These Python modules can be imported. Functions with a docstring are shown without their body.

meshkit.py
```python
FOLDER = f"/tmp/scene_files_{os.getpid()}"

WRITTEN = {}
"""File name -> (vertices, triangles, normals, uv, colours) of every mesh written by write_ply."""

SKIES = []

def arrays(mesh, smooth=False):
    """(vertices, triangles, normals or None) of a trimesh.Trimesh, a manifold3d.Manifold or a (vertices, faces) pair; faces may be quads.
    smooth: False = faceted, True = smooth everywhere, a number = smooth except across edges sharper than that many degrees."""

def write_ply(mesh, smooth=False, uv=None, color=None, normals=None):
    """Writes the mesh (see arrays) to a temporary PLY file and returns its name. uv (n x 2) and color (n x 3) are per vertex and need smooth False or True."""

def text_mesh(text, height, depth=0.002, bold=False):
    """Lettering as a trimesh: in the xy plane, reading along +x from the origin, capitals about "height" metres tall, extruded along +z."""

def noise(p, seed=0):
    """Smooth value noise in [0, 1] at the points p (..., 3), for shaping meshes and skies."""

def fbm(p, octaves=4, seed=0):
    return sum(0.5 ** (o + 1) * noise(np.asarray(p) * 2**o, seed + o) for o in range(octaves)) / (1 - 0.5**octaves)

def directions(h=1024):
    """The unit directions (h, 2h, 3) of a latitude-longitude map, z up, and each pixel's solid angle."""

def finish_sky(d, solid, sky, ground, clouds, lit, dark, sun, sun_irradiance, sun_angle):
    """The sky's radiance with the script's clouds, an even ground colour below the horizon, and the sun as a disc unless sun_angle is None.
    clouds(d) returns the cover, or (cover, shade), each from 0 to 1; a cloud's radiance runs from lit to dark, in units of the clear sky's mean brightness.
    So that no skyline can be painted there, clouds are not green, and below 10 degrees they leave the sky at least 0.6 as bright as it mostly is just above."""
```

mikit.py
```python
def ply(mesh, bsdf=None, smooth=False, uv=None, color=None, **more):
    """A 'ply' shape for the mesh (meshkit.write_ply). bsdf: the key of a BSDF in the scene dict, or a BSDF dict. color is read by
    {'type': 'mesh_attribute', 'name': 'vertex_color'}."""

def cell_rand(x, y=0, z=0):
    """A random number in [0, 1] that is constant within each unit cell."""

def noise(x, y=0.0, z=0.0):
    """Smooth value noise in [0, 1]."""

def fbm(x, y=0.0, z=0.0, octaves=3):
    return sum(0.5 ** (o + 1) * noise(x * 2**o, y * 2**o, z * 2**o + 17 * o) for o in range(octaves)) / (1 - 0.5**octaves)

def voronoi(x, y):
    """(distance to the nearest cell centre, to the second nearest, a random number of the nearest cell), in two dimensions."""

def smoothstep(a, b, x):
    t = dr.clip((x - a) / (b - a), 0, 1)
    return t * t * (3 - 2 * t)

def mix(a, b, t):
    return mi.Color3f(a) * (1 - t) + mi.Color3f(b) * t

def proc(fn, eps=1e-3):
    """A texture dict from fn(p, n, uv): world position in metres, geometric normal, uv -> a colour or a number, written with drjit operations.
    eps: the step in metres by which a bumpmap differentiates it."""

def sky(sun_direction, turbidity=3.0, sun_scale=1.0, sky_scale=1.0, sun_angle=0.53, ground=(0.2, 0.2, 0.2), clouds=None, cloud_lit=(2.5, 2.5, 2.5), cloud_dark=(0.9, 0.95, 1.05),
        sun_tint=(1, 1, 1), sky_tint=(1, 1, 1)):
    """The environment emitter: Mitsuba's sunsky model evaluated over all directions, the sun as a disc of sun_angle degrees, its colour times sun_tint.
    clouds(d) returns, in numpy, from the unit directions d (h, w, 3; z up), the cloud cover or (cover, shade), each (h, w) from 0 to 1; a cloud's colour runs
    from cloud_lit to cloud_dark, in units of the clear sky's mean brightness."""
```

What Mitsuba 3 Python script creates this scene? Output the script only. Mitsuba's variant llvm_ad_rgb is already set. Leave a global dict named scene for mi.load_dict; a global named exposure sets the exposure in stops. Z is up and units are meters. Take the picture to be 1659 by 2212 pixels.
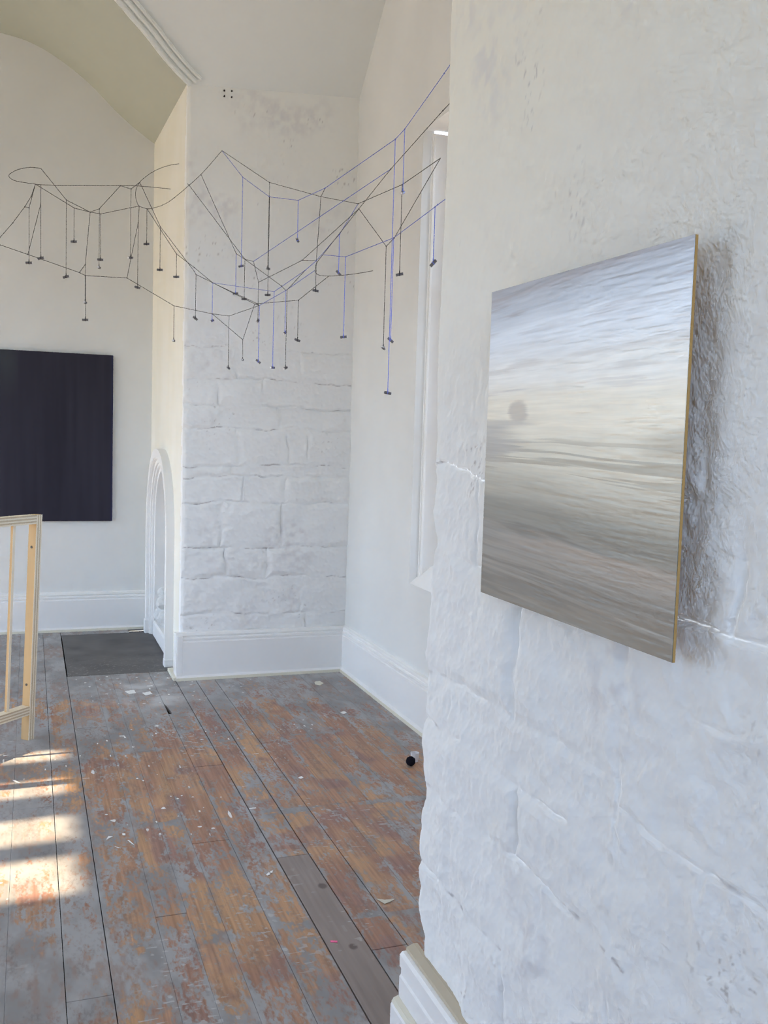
import math, random
import numpy as np, trimesh, mitsuba as mi, drjit as dr
import mikit, meshkit
from shapely.geometry import Polygon, box as sbox
from scipy.ndimage import gaussian_filter1d

rng = np.random.default_rng(7)
T = mi.ScalarTransform4f
scene, labels = {}, {}

# ------------------------------------------------------------------ camera, sky, sun, exposure
F_PX, W_PX = 2073.4, 1659.0
EYE = [0.0, 0.0, 1.5]
FWD = np.array([0.34641, 0.93468, -0.07952]); FWD /= np.linalg.norm(FWD)
UP = np.array([-0.00047, 0.08492, 0.99639])
scene['camera'] = {'type': 'perspective', 'fov': math.degrees(2 * math.atan(W_PX / 2 / F_PX)), 'fov_axis': 'x',
    'near_clip': 0.01, 'far_clip': 500.0,
    'to_world': T().look_at(origin=EYE, target=(np.array(EYE) + FWD).tolist(), up=UP.tolist())}
exposure = 4.52
def cloud_cover(d):
    return np.clip((meshkit.fbm(d * 2.2, 4, 3) - 0.25) * 2.2, 0, 1) * 0.8
scene['sky'] = mikit.sky((-0.743, -0.037, 0.668), turbidity=3.0, sun_scale=0.5, sky_scale=1.0, sun_angle=1.0,
    ground=(0.30, 0.27, 0.22), clouds=cloud_cover, cloud_lit=(1.60, 1.72, 1.90), cloud_dark=(1.03, 1.1, 1.26), sun_tint=(0.95, 0.90, 0.80), sky_tint=(0.88, 0.97, 1.10))

# ------------------------------------------------------------------ helpers
def put(key, d, label=None, category=None, group=None, kind=None):
    scene[key] = d
    e = {k: v for k, v in (('label', label), ('category', category), ('group', group), ('kind', kind)) if v}
    if e: labels[key] = {**labels.get(key, {}), **e}
    return key
def tag(key, **e): labels[key] = {**labels.get(key, {}), **e}
COUNT = {}
def part(parent, name):
    k = parent + '__' + name; n = COUNT.get(k, 0); COUNT[k] = n + 1
    return k if n == 0 else '%s_%03d' % (k, n)
def box(x0, x1, y0, y1, z0, z1, b=0.0):
    if b <= 0:
        m = trimesh.creation.box(extents=(x1 - x0, y1 - y0, z1 - z0)); m.apply_translation(((x0+x1)/2, (y0+y1)/2, (z0+z1)/2)); return m
    P = []
    for sx in (0, 1):
        for sy in (0, 1):
            for sz in (0, 1):
                x, y, z = (x0, x1)[sx], (y0, y1)[sy], (z0, z1)[sz]
                dx, dy, dz = (b, -b)[sx], (b, -b)[sy], (b, -b)[sz]
                P += [(x, y+dy, z+dz), (x+dx, y, z+dz), (x+dx, y+dy, z)]
    return trimesh.convex.convex_hull(np.array(P))
def cat(*ms): return trimesh.util.concatenate([m for a in ms for m in (a if isinstance(a, (list, tuple)) else [a])])
def place(m, o, ex, ey, ez):
    M = np.eye(4); M[:3, 0], M[:3, 1], M[:3, 2], M[:3, 3] = ex, ey, ez, o
    m = m.copy(); m.apply_transform(M)
    if np.linalg.det(M[:3, :3]) < 0: m.invert()
    return m
def prism(poly, length, o, ex, ey, ez):
    """the 2-D outline poly in the plane (ex, ey) at o, drawn out along ez"""
    p = poly if isinstance(poly, Polygon) else Polygon(poly)
    return place(trimesh.creation.extrude_polygon(p, length, engine='earcut'), o, ex, ey, ez)
def tube(pts, r, sides=6):
    p = np.asarray(pts, float); t = np.gradient(p, axis=0); t /= np.linalg.norm(t, axis=1, keepdims=True)
    a = np.cross(t, np.where(np.abs(t[:, 2:]) < 0.9, [0, 0, 1.0], [1.0, 0, 0])); a /= np.linalg.norm(a, axis=1, keepdims=True)
    b = np.cross(t, a); ang = np.arange(sides) * 2 * np.pi / sides
    r = np.broadcast_to(r, (len(p),))
    v = p[:, None] + r[:, None, None] * (np.cos(ang)[None, :, None] * a[:, None] + np.sin(ang)[None, :, None] * b[:, None])
    v = v.reshape(-1, 3); f = []
    for i in range(len(p) - 1):
        for j in range(sides):
            q = [i*sides+j, i*sides+(j+1) % sides, (i+1)*sides+(j+1) % sides, (i+1)*sides+j]
            f += [[q[0], q[1], q[2]], [q[0], q[2], q[3]]]
    n = len(p)
    for j in range(1, sides - 1): f += [[0, j+1, j], [(n-1)*sides, (n-1)*sides+j, (n-1)*sides+j+1]]
    return trimesh.Trimesh(v, f, process=False)
def ball(c, r, sub=1):
    m = trimesh.creation.icosphere(subdivisions=sub, radius=r); m.apply_translation(c); return m
def cyl(p0, p1, r, n=14, bev=0.0):
    """a round bar from p0 to p1 with chamfered ends"""
    p0, p1 = np.asarray(p0, float), np.asarray(p1, float); d = p1 - p0; L = np.linalg.norm(d); d /= L
    prof = [(0, 0), (r - bev, 0), (r, bev), (r, L - bev), (r - bev, L), (0, L)] if bev else [(0, 0), (r, 0), (r, L), (0, L)]
    m = trimesh.creation.revolve(np.array(prof), sections=n)
    a = np.cross(d, [0, 0, 1.0] if abs(d[2]) < .9 else [1.0, 0, 0]); a /= np.linalg.norm(a)
    return place(m, p0, a, np.cross(d, a), d)
def fb(a, b, sc, seed, octaves=4):
    return meshkit.fbm(np.stack([np.asarray(a)/sc, np.asarray(b)/sc, np.zeros_like(a) + seed * 7.31], -1), octaves, seed)
def sst(a, b, x):
    t = np.clip((x - a) / (b - a), 0, 1); return t * t * (3 - 2 * t)

# ------------------------------------------------------------------ materials
N, FB, SS, MIX = mikit.noise, mikit.fbm, mikit.smoothstep, mikit.mix
def two(d): return {'type': 'twosided', 'b': d}
def princ(color, rough=0.6, spec=0.4, **k):
    c = color if isinstance(color, dict) else {'type': 'rgb', 'value': list(color)}
    return two({'type': 'principled', 'base_color': c, 'roughness': rough, 'specular': spec, **k})
def bumped(inner, fn, scale, eps=1e-3):
    return two({'type': 'bumpmap', 'arbitrary': mikit.proc(fn, eps), 'scale': scale, 'b': inner['b']})
def paint_fine(p, n, uv):
    a = p.x + p.y; f = FB(a * 2.1, p.y * 1.7 - p.x, p.z * 1.5, 4)
    return MIX((.715, .716, .698), (.75, .752, .734), SS(.3, .7, f))
def paint_cream(p, n, uv):
    f = FB(p.y * 3, p.z * 1.4, p.x * 3, 4)
    return MIX((.765, .735, .635), (.80, .775, .70), SS(.3, .75, f))
def paint_ceiling(p, n, uv):
    f = FB(p.x * 1.5, p.y * 1.5, p.z * 1.5, 4)
    return MIX((.73, .745, .72), (.77, .785, .76), f)
def bump_stone(p, n, uv):
    a = p.x * 1.7 + p.y
    return FB(a * 55, p.y * 43 + p.x * 13, p.z * 52, 4) * 1.0 + 0.35 * N(a * 260, p.y * 210, p.z * 240)
def bump_fine(p, n, uv):
    a = p.x * 1.7 + p.y
    return FB(a * 14, p.y * 11 + p.x * 3, p.z * 12, 4)
scene['m_stone_paint'] = bumped(princ({'type': 'mesh_attribute', 'name': 'vertex_color'}, .75, .25), bump_stone, .0048)
scene['m_stone_plain'] = bumped(princ((.83, .825, .81), .75, .25), bump_stone, .0048)
scene['m_plaster'] = bumped(princ(mikit.proc(paint_fine), .75, .25), bump_fine, .004)
scene['m_cream'] = bumped(princ(mikit.proc(paint_cream), .75, .25), bump_fine, .004)
scene['m_ceiling'] = bumped(princ(mikit.proc(paint_ceiling), .8, .2), bump_fine, .004)
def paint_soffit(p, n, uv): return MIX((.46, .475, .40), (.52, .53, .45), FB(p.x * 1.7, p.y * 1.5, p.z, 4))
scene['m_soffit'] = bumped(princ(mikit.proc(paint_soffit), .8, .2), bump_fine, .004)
scene['m_trim'] = princ((.83, .82, .80), .42, .4)
scene['m_trim_cream'] = princ((.72, .68, .56), .5, .35)
scene['m_bare_strip'] = princ((.52, .45, .34), .7, .2)
scene['m_dark'] = princ((.012, .011, .011), .9, .1)
scene['m_hole'] = princ((.03, .027, .025), .9, .1)
scene['m_glass'] = {'type': 'thindielectric', 'int_ior': 1.5}

BOARD_X = [-3.20, -3.06, -2.92, -2.78, -2.64, -2.51, -2.38, -2.24, -2.10, -1.96, -1.82, -1.69, -1.55, -1.41, -1.27, -1.13, -1.00, -.87, -.74, -.605, -.47, -.335, -.195, -.06, .09, .21, .365, .46, .555,
           .69, .82, .938, 1.05, 1.175, 1.31, 1.44, 1.57, 1.70, 1.80, 1.90]
def floor_color(p, n, uv):
    x, y = p.x, p.y
    d = mi.Float(1.0)
    bid = mi.Float(0.0)
    for i, e in enumerate(BOARD_X[18:-1]):
        d = dr.minimum(d, dr.abs(x - e)); bid = dr.select(x > e, i + 1.0, bid)
    fine = FB(x * 60, y * 22, 3.0, 4); mid = FB(x * 17, y * 7, bid * 3.7, 4); big = FB(x * 3.2, y * 1.9, 1.0, 3)
    per = mikit.cell_rand(bid, 5, 3)
    bias = .13 * SS(-.1, .75, x) * SS(6.0, 4.6, y) - .06 * SS(.2, -.2, x) - .16 * SS(5.2, 6.3, y) + .10 * (per - .5)
    speck = FB(x * 150, y * 70, 7.0, 3)
    m = .40 * big + .30 * mid + .20 * fine + .12 * speck - .01 + bias
    cross = SS(.05, .005, dr.minimum(dr.abs(y - 4.47 - .03 * x), dr.minimum(dr.abs(y - 3.62 + .02 * x), dr.abs(y - 2.72)))) * SS(.42, .6, FB(x * 7, y * 30, 2.0, 2))
    worn = SS(.495, .645, m + .10 * (speck - .5) - .16 * cross - .10 * SS(.022, .004, d + .02 * (fine - .5)))
    grain = FB(x * 130, y * 5, bid, 3)
    tone = FB(x * 5 + 7, y * 3, bid * 1.3, 3)
    orange = MIX((.33, .175, .115), (.45, .26, .14), SS(.35, .68, tone))
    orange = MIX(orange, (.28, .155, .13), SS(.52, .72, FB(x * 9, y * 6, 9.0, 3)) * .8) * (.72 + .55 * grain)
    gray = MIX((.24, .235, .235), (.34, .335, .335), SS(.3, .7, FB(x * 12, y * 6, 5.0, 4)))
    gray = MIX(gray, (.27, .20, .175), SS(.46, .70, .5 * tone + .5 * fine) * .75)
    c = MIX(gray, orange, worn * SS(.25, .62, .55 * fine + .45 * speck + .12))
    dark = SS(.52, .80, .6 * FB(x * 22 + 3, y * 9, 4.0, 4) + .4 * speck) * .42
    c = MIX(c, (.15, .125, .12), dark)
    # scuffs, chalky dust and drips of wall paint
    scr = SS(.80, .90, N(x * 48 + y * 9, y * 95, 2.0)) * SS(.55, .70, FB(x * 2.7, y * 2.2, 8.0, 3))
    dust = SS(.30, .85, FB(x * 7, y * 9, 6.0, 4)) * dr.exp(-dr.square((x - .62) / .24) - dr.square((y - 5.45) / .28))
    drip = SS(.925, .94, N(x * 46 + 5, y * 33, 3.0)) * SS(.52, .62, FB(x * 1.9, y * 1.6, 12.0, 2))
    edge = SS(5.45, 5.72, y) * SS(.8, .9, x) * .35
    c = MIX(c, (.48, .475, .47), dr.minimum(scr * .6 + dust * 1.7 + edge * mid, .9))
    return MIX(c, (.72, .71, .69), drip)
def floor_bump(p, n, uv): return FB(p.x * 120, p.y * 9, 1.0, 3) + .6 * FB(p.x * 22, p.y * 9, 2.0, 3)
scene['m_floor'] = bumped(princ(mikit.proc(floor_color), .52, .45), floor_bump, .0012)
def plank_color(p, n, uv):
    g = FB(p.x * 90, p.y * 5, 3.0, 4); f = FB(p.x * 9, p.y * 3, 8.0, 3)
    c = MIX((.21, .17, .15), (.32, .27, .245), g * .6 + f * .4)
    for kx, ky, r in ((.915, 2.95, .020), (.893, 2.56, .018)):
        c = MIX(c, (.10, .07, .06), SS(r, r * .45, dr.sqrt(dr.square(p.x - kx) + dr.square((p.y - ky) * .8)) + .008 * (g - .5)) * .8)
    return MIX(c, (.4, .38, .36), SS(.84, .92, N(p.x * 40, p.y * 60, 1.0)) * SS(.5, .7, f))
scene['m_plank'] = princ(mikit.proc(plank_color), .6, .35)
def hearth_color(p, n, uv):
    f = FB(p.x * 7, p.y * 7, 1.0, 4); g = FB(p.x * 60, p.y * 60, 2.0, 3)
    return MIX(MIX((.075, .072, .072), (.15, .143, .138), f), (.24, .23, .22), SS(.6, .8, g) * SS(6.6, 6.0, p.y) * .6)
scene['m_hearth'] = princ(mikit.proc(hearth_color), .65, .35)

# ------------------------------------------------------------------ the room shell
XF, XA, XS, YB, YW, XL, YF = 0.863, 1.886, 0.850, 5.736, 7.32, -3.20, -2.60
def struct(key, mesh, m, label, smooth=False): put(key, mikit.ply(mesh, m, smooth), label, kind='structure')

def relief_wall(key, us, vs, toward, stones, top_fade, seed, edge_fn, mat, label, stone_amp, rough_amp, joint, cream, bounce_tint):
    """A wall of painted stones: one height field over (u, v); every stone of it becomes a part of its own, the plastered rest the wall itself."""
    U, V = np.meshgrid(us, vs, indexing='ij')
    uw = U + .060 * (fb(U, V, .19, seed, 3) - .5) + .022 * (fb(U, V, .05, seed + 1, 3) - .5)
    vw = V + .055 * (fb(U, V, .22, seed + 2, 3) - .5) + .022 * (fb(U, V, .05, seed + 3, 3) - .5)
    best = np.full(U.shape, -1.0); bed = np.ones(U.shape); who = np.full(U.shape, -1); off = np.zeros(U.shape)
    rg = np.random.default_rng(seed)
    for i, (a0, a1, b0, b1) in enumerate(stones):
        d = np.minimum(np.minimum(uw - a0, a1 - uw), np.minimum(vw - b0, b1 - vw))
        o = rg.uniform(-1, 1) + (uw - (a0+a1)/2) * rg.uniform(-5, 5) + (vw - (b0+b1)/2) * rg.uniform(-6, 6)
        on = d > np.maximum(best, 0)
        best = np.where(on, d, best); bed = np.where(on, np.minimum(vw - b0, b1 - vw) + .004 * (d < .01) * (np.minimum(uw - a0, a1 - uw) < .010), bed); who = np.where(on, i, who); off = np.where(on, o, off)
    fade = 1 - sst(top_fade[0], top_fade[1], V + .3 * (fb(U, V, .5, seed + 5, 2) - .5))
    inside = np.where(who >= 0, best, .05)
    strength = sst(.36, .72, fb(U, V, .20, seed + 6, 3)) * .92 + .08
    crack = sst(.44, .64, fb(U, V, .13, seed + 7, 3))
    h = fade * (off * stone_amp * sst(0, .035, inside) - joint * strength * np.exp(-(inside / .014) ** 2) - joint * 1.1 * crack * np.exp(-(inside / .0045) ** 2))
    hew = fb(U * .7 + V * .5, V * 1.2 - U * .4, .055, seed + 12, 4) - .5
    h += rough_amp * ((fade * .75 + .25) * ((fb(U, V, .17, seed + 8, 5) - .5) * 2.4 + hew * 1.1) + (fb(U, V, .020, seed + 9, 3) - .5) * (.22 + .30 * fade))
    # colour: limewash with faint stains, small unpainted pits, and bare cracks painted dark for the shade in opened joints
    gap_shade = .8 * np.exp(-(bed / .0028) ** 2) * sst(.53, .68, fb(U, V, .10, seed + 13, 3)) * np.clip(fade, 0, 1) * sst(.30, .55, fb(U, V, .022, seed + 14, 2))
    pit = sst(.68, .80, fb(U, V, .009, seed + 15, 2)) * sst(.60, .76, fb(U, V, .16, seed + 16, 3)) * .8
    stain = sst(.54, .76, fb(U * 1.1, V, .28, seed + 17, 5)) * sst(.35, .7, fb(U, V, .03, seed + 18, 3)) * .6
    mot = fb(U, V, .35, seed + 19, 4)[..., None]
    upper = sst(*cream, V + .5 * (fb(U, V, .8, seed + 20, 2) - .5))[..., None]  # upper part tinted cream: warm bounce light put into the colour
    col = np.array([.815, .815, .80]) * (1 - mot) + np.array([.865, .865, .855]) * mot
    col = col * (1 - upper) + col * np.array(bounce_tint) * upper
    for m_, c_ in ((stain, (.66, .635, .64)), (pit, (.46, .43, .41)), (gap_shade, (.30, .27, .27))):
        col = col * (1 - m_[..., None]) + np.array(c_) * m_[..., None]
    h, U2 = edge_fn(h, U, V)
    X = toward(U2, V, h).reshape(-1, 3)
    nu, nv = len(us), len(vs); idx = np.arange(nu * nv).reshape(nu, nv)
    du = np.gradient(X.reshape(nu, nv, 3), axis=0); dv = np.gradient(X.reshape(nu, nv, 3), axis=1)
    nrm = np.cross(du, dv); out = toward(U, V, h + 1.0) - toward(U, V, h)
    nrm *= np.sign((nrm * out).sum(-1, keepdims=True) + 1e-12); nrm /= np.linalg.norm(nrm, axis=-1, keepdims=True)
    nrm = nrm.reshape(-1, 3); col = col.reshape(-1, 3)
    flip = (np.cross(du[1, 1], dv[1, 1]) * out[1, 1]).sum() < 0
    q = np.stack([idx[:-1, :-1], idx[1:, :-1], idx[1:, 1:], idx[:-1, 1:]], -1).reshape(-1, 4)
    if flip: q = q[:, ::-1]
    cell = np.where((fade > .12) & (best > 0), who, -1)
    cell = cell[:-1, :-1].reshape(-1)
    def emit(k, sel, **e):
        qs = q[sel]; f = np.vstack([qs[:, [0, 1, 2]], qs[:, [0, 2, 3]]]); used, inv = np.unique(f, return_inverse=True)
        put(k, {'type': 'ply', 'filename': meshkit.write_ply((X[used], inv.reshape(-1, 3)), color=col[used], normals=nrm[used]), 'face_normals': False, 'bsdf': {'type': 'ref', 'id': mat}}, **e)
    emit(key, cell < 0, label=label, kind='structure')
    for i in range(len(stones)):
        if (cell == i).sum() > 40: emit(part(key, 'stone'), cell == i)
    return X.reshape(nu, nv, 3)

def tile(courses):
    """[(v0, v1, [u edges])] -> stone rectangles"""
    return [(a, b, v0, v1) for v0, v1, us in courses for a, b in zip(us[:-1], us[1:])]

# the near wall that carries the landscape painting: its far end is a rough stone arris
far = [(.02, .50, [1.24, 1.60, 2.12]), (.50, .69, [1.24, 1.47, 1.865, 2.12]), (.69, .845, [1.24, 1.57, 2.12]), (.845, .965, [1.24, 1.74, 1.885, 2.12]), (.965, 1.24, [1.24, 1.595, 2.12]), (1.24, 1.43, [1.24, 1.79, 2.12])]
near = [(.02, .50, [.2, .78, 1.24]), (.50, .69, [.2, .62, .98, 1.24]), (.69, .93, [.2, .70, 1.04, 1.24]), (.93, 1.115, [.2, .86, 1.24]), (1.115, 1.26, [.2, .60, .93, 1.24]), (1.26, 1.42, [.2, .72, 1.0, 1.24]), (1.42, 1.63, [.2, .80, 1.08, 1.24])]
def pier_edge(h, U, V):
    zs = [0, .337, .378, .505, .62, .658, .70, .783, .90, .95, 1.0, 1.118, 1.22, 1.25, 1.333, 1.546, 1.858, 2.06, 2.26, 2.46, 4.5]
    es = [2.01, 2.008, 2.041, 2.037, 2.040, 2.021, 2.036, 2.046, 2.038, 2.018, 2.040, 2.033, 2.030, 2.016, 2.037, 2.028, 2.029, 2.020, 2.019, 2.024, 2.02]
    e = np.interp(V, zs, es) + .010 * (fb(V * 0 + 3.3, V, .05, 41, 3) - .5) * (1 - sst(1.8, 2.4, V))
    U2 = U + (e - 2.03) * sst(1.90, 2.03, U)
    t = np.clip(1 - (2.03 - U) / .030, 0, 1)
    return h - .016 * t ** 2, U2
us = np.unique(np.concatenate([np.linspace(.2, .8, 41), np.arange(.8, 2.0001, .0036), np.linspace(2.0, 2.03, 10)]))
vs = np.unique(np.concatenate([np.arange(.02, 1.75, .0037), np.arange(1.75, 2.7, .0065), np.arange(2.7, 4.55, .03)]))
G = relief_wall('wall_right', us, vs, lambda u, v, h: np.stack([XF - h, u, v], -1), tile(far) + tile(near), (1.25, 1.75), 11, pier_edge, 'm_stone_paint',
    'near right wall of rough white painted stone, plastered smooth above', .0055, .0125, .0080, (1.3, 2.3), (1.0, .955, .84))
e = G[-1]; r = np.stack([e, e + [.10, .004, 0], e * [0, 1, 1] + [XA + .2, .004, 0]], 0)
n1 = len(e); v = r.reshape(-1, 3); i = np.arange(n1 - 1)
f = np.concatenate([np.stack([k*n1 + i, k*n1 + i + 1, (k+1)*n1 + i + 1, (k+1)*n1 + i], -1) for k in (0, 1)])
put('wall_right__end_face', mikit.ply((v, f), 'm_stone_plain', 40))
put('wall_right__near_stretch', mikit.ply(cat(box(XF, XF + .5, YF, .203, 0, 4.5), box(XF + .030, XF + .5, .19, .50, 0, 4.5)), 'm_stone_plain'))

# the chimney breast, seen square on
bc = [(.27, .385, [.8, 1.24, 1.62, 1.95]), (.385, .61, [.8, 1.235, 1.58, 1.95]), (.61, .795, [.8, 1.12, 1.37, 1.95]), (.795, 1.065, [.8, 1.085, 1.46, 1.95]), (1.065, 1.225, [.8, 1.20, 1.485, 1.95]), (1.225, 1.29, [.8, 1.12, 1.95]),
      (1.29, 1.515, [.8, 1.17, 1.485, 1.61, 1.95]), (1.515, 1.655, [.8, 1.03, 1.42, 1.95]), (1.655, 1.81, [.8, 1.04, 1.33, 1.95]), (1.81, 1.99, [.8, 1.16, 1.55, 1.95])]
def breast_edge(h, U, V):
    n = fb(V * 0 + 1.0, V, .06, 77, 3) - .5
    t = np.clip(1 - (U - .85) / .022, 0, 1)
    notch = np.exp(-((U - .865) / .012) ** 2) * sst(.05, .25, n) * (1 - sst(2.0, 2.6, V))
    return h - .012 * t ** 2 - .012 * notch, U + .006 * n * sst(.9, .85, U)
us = np.unique(np.concatenate([np.linspace(.85, .90, 12), np.arange(.90, 1.90, .0056)])); vs = np.unique(np.concatenate([np.arange(.20, 2.1, .0056), np.arange(2.1, 3.62, .012)]))
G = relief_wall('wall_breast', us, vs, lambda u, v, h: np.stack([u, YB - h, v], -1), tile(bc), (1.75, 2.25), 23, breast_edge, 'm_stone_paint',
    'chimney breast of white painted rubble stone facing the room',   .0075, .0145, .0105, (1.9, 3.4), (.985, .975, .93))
e = G[0]; r = np.stack([e, e * [0, 1, 1] + [XS, .07, 0]], 0); n1 = len(e); i = np.arange(n1 - 1)
put('wall_breast__corner_return', mikit.ply((r.reshape(-1, 3), np.stack([i, i + 1, n1 + i + 1, n1 + i], -1)), 'm_stone_plain', 40))
put('wall_breast__core', mikit.ply(box(XS + .012, XA + .05, YB + .03, YB + .05, 0, 3.7), 'm_plaster'))
for k, (x, z) in enumerate(((1.059, 3.466), (1.103, 3.470), (1.060, 3.435), (1.103, 3.436))):
    put(part('wall_breast', 'screw_hole'), mikit.ply(cyl((x, YB - .006, z), (x, YB + .01, z), .0048, 10), 'm_hole'))

# fireplace wall with its arched opening, and the back wall
CY, CZ, RO, RI = 6.615, .80, .565, .430
def arch(r, z0=-.02, stretch=1.0, n=40):
    a = np.linspace(0, np.pi, n); c, s = np.cos(a), np.sin(a)
    pts = [(CY + r * np.sign(q) * abs(q) ** .92, CZ + r * stretch * abs(w) ** .92) for q, w in zip(c, s)]
    return [(CY + r, z0)] + pts + [(CY - r, z0)]
wall = Polygon([(YB + .05, -.02), (YW + .1, -.02), (YW + .1, 3.60), (YB + .05, 3.50)]).difference(Polygon(arch(RI + .03)))
struct('wall_fireplace', prism(wall, .20, (XS, 0, 0), (0, 1, 0), (0, 0, 1), (1, 0, 0)), 'm_cream', 'cream white wall beside the chimney breast that holds the arched fireplace')
struct('wall_back', box(XL - .1, XS + .3, YW, YW + .1, -.02, 4.6), 'm_plaster', 'smooth off-white back wall behind the dark painting')
# alcove wall with its window opening (head 3.05, sill .745)
WY0, WY1, WZ0, WZ1 = 3.20, 4.655, .735, 3.052
sl = .06
struct('wall_alcove', cat(box(XA, XA + sl, 1.95, WY0, 0, 4.5), box(XA, XA + sl, WY1 + .02, YB + .05, 0, 4.5), box(XA, XA + sl, WY0, WY1 + .02, 0, WZ0 - .012), box(XA, XA + sl, WY0, WY1 + .02, WZ1 + .008, 4.5)), 'm_plaster',
    'smooth off-white alcove wall between the chimney breast and the near wall')
# far jamb: rounded plaster arris, then a timber lining
a = np.linspace(0, np.pi / 2, 7)
arris = [(XA, WY1 + .115)] + [(XA + .045 - .045 * math.cos(t), WY1 + .055 - .055 * math.sin(t) + .03) for t in a] + [(XA + .055, WY1 + .024), (XA + .055, WY1 + .115)]
arris[0] = (XA - .0005, WY1 + .115)
put('wall_alcove__window_arris', mikit.ply(prism(arris, WZ1 - WZ0, (0, 0, WZ0), (1, 0, 0), (0, 1, 0), (0, 0, 1)), 'm_plaster', 35))
struct('window_1', cat(box(XA + .045, XA + .175, WY1 + .004, WY1 + .014, WZ0, WZ1 - .008), box(XA + .050, XA + .062, WY1 - .006, WY1 + .01, WZ0, WZ1 - .010, .002)), 'm_trim', 'tall alcove window in a white reveal at the edge of the near wall')
put('window_1__head_soffit', mikit.ply(box(XA, XA + .19, WY0, WY1 + .004, WZ1 + .008, WZ1 + .03), 'm_plaster'))
put('window_1__near_reveal', mikit.ply(box(XA, XA + .19, WY0 - .02, WY0, WZ0, WZ1 + .02), 'm_plaster'))
sill = [(XA + .0005, WZ0 - .06), (XA + .20, WZ0 - .06), (XA + .20, WZ0 + .115), (XA + .11, WZ0 + .075), (XA + .012, WZ0 - .004), (XA + .0005, WZ0 - .012)]
put('window_1__sill', mikit.ply(prism(sill, WY1 + .10 - WY0, (0, WY1 + .10, 0), (1, 0, 0), (0, 0, 1), (0, -1, 0)), 'm_trim'))
bars = [box(XA + .165, XA + .205, WY0 + .42, WY0 + .46, WZ0, WZ1), box(XA + .165, XA + .205, WY0 + .94, WY0 + .98, WZ0, WZ1), box(XA + .165, XA + .205, WY0, WY0 + .05, WZ0, WZ1), box(XA + .165, XA + .205, WY1 - .13, WY1 + .004, WZ0, WZ1)]
bars += [box(XA + .167, XA + .203, WY0, WY1, z, z + .04) for z in (WZ0 + .01, 1.50, 2.25, WZ1 - .035)]
put('window_1__frame', mikit.ply(cat(bars), 'm_trim'))
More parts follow.
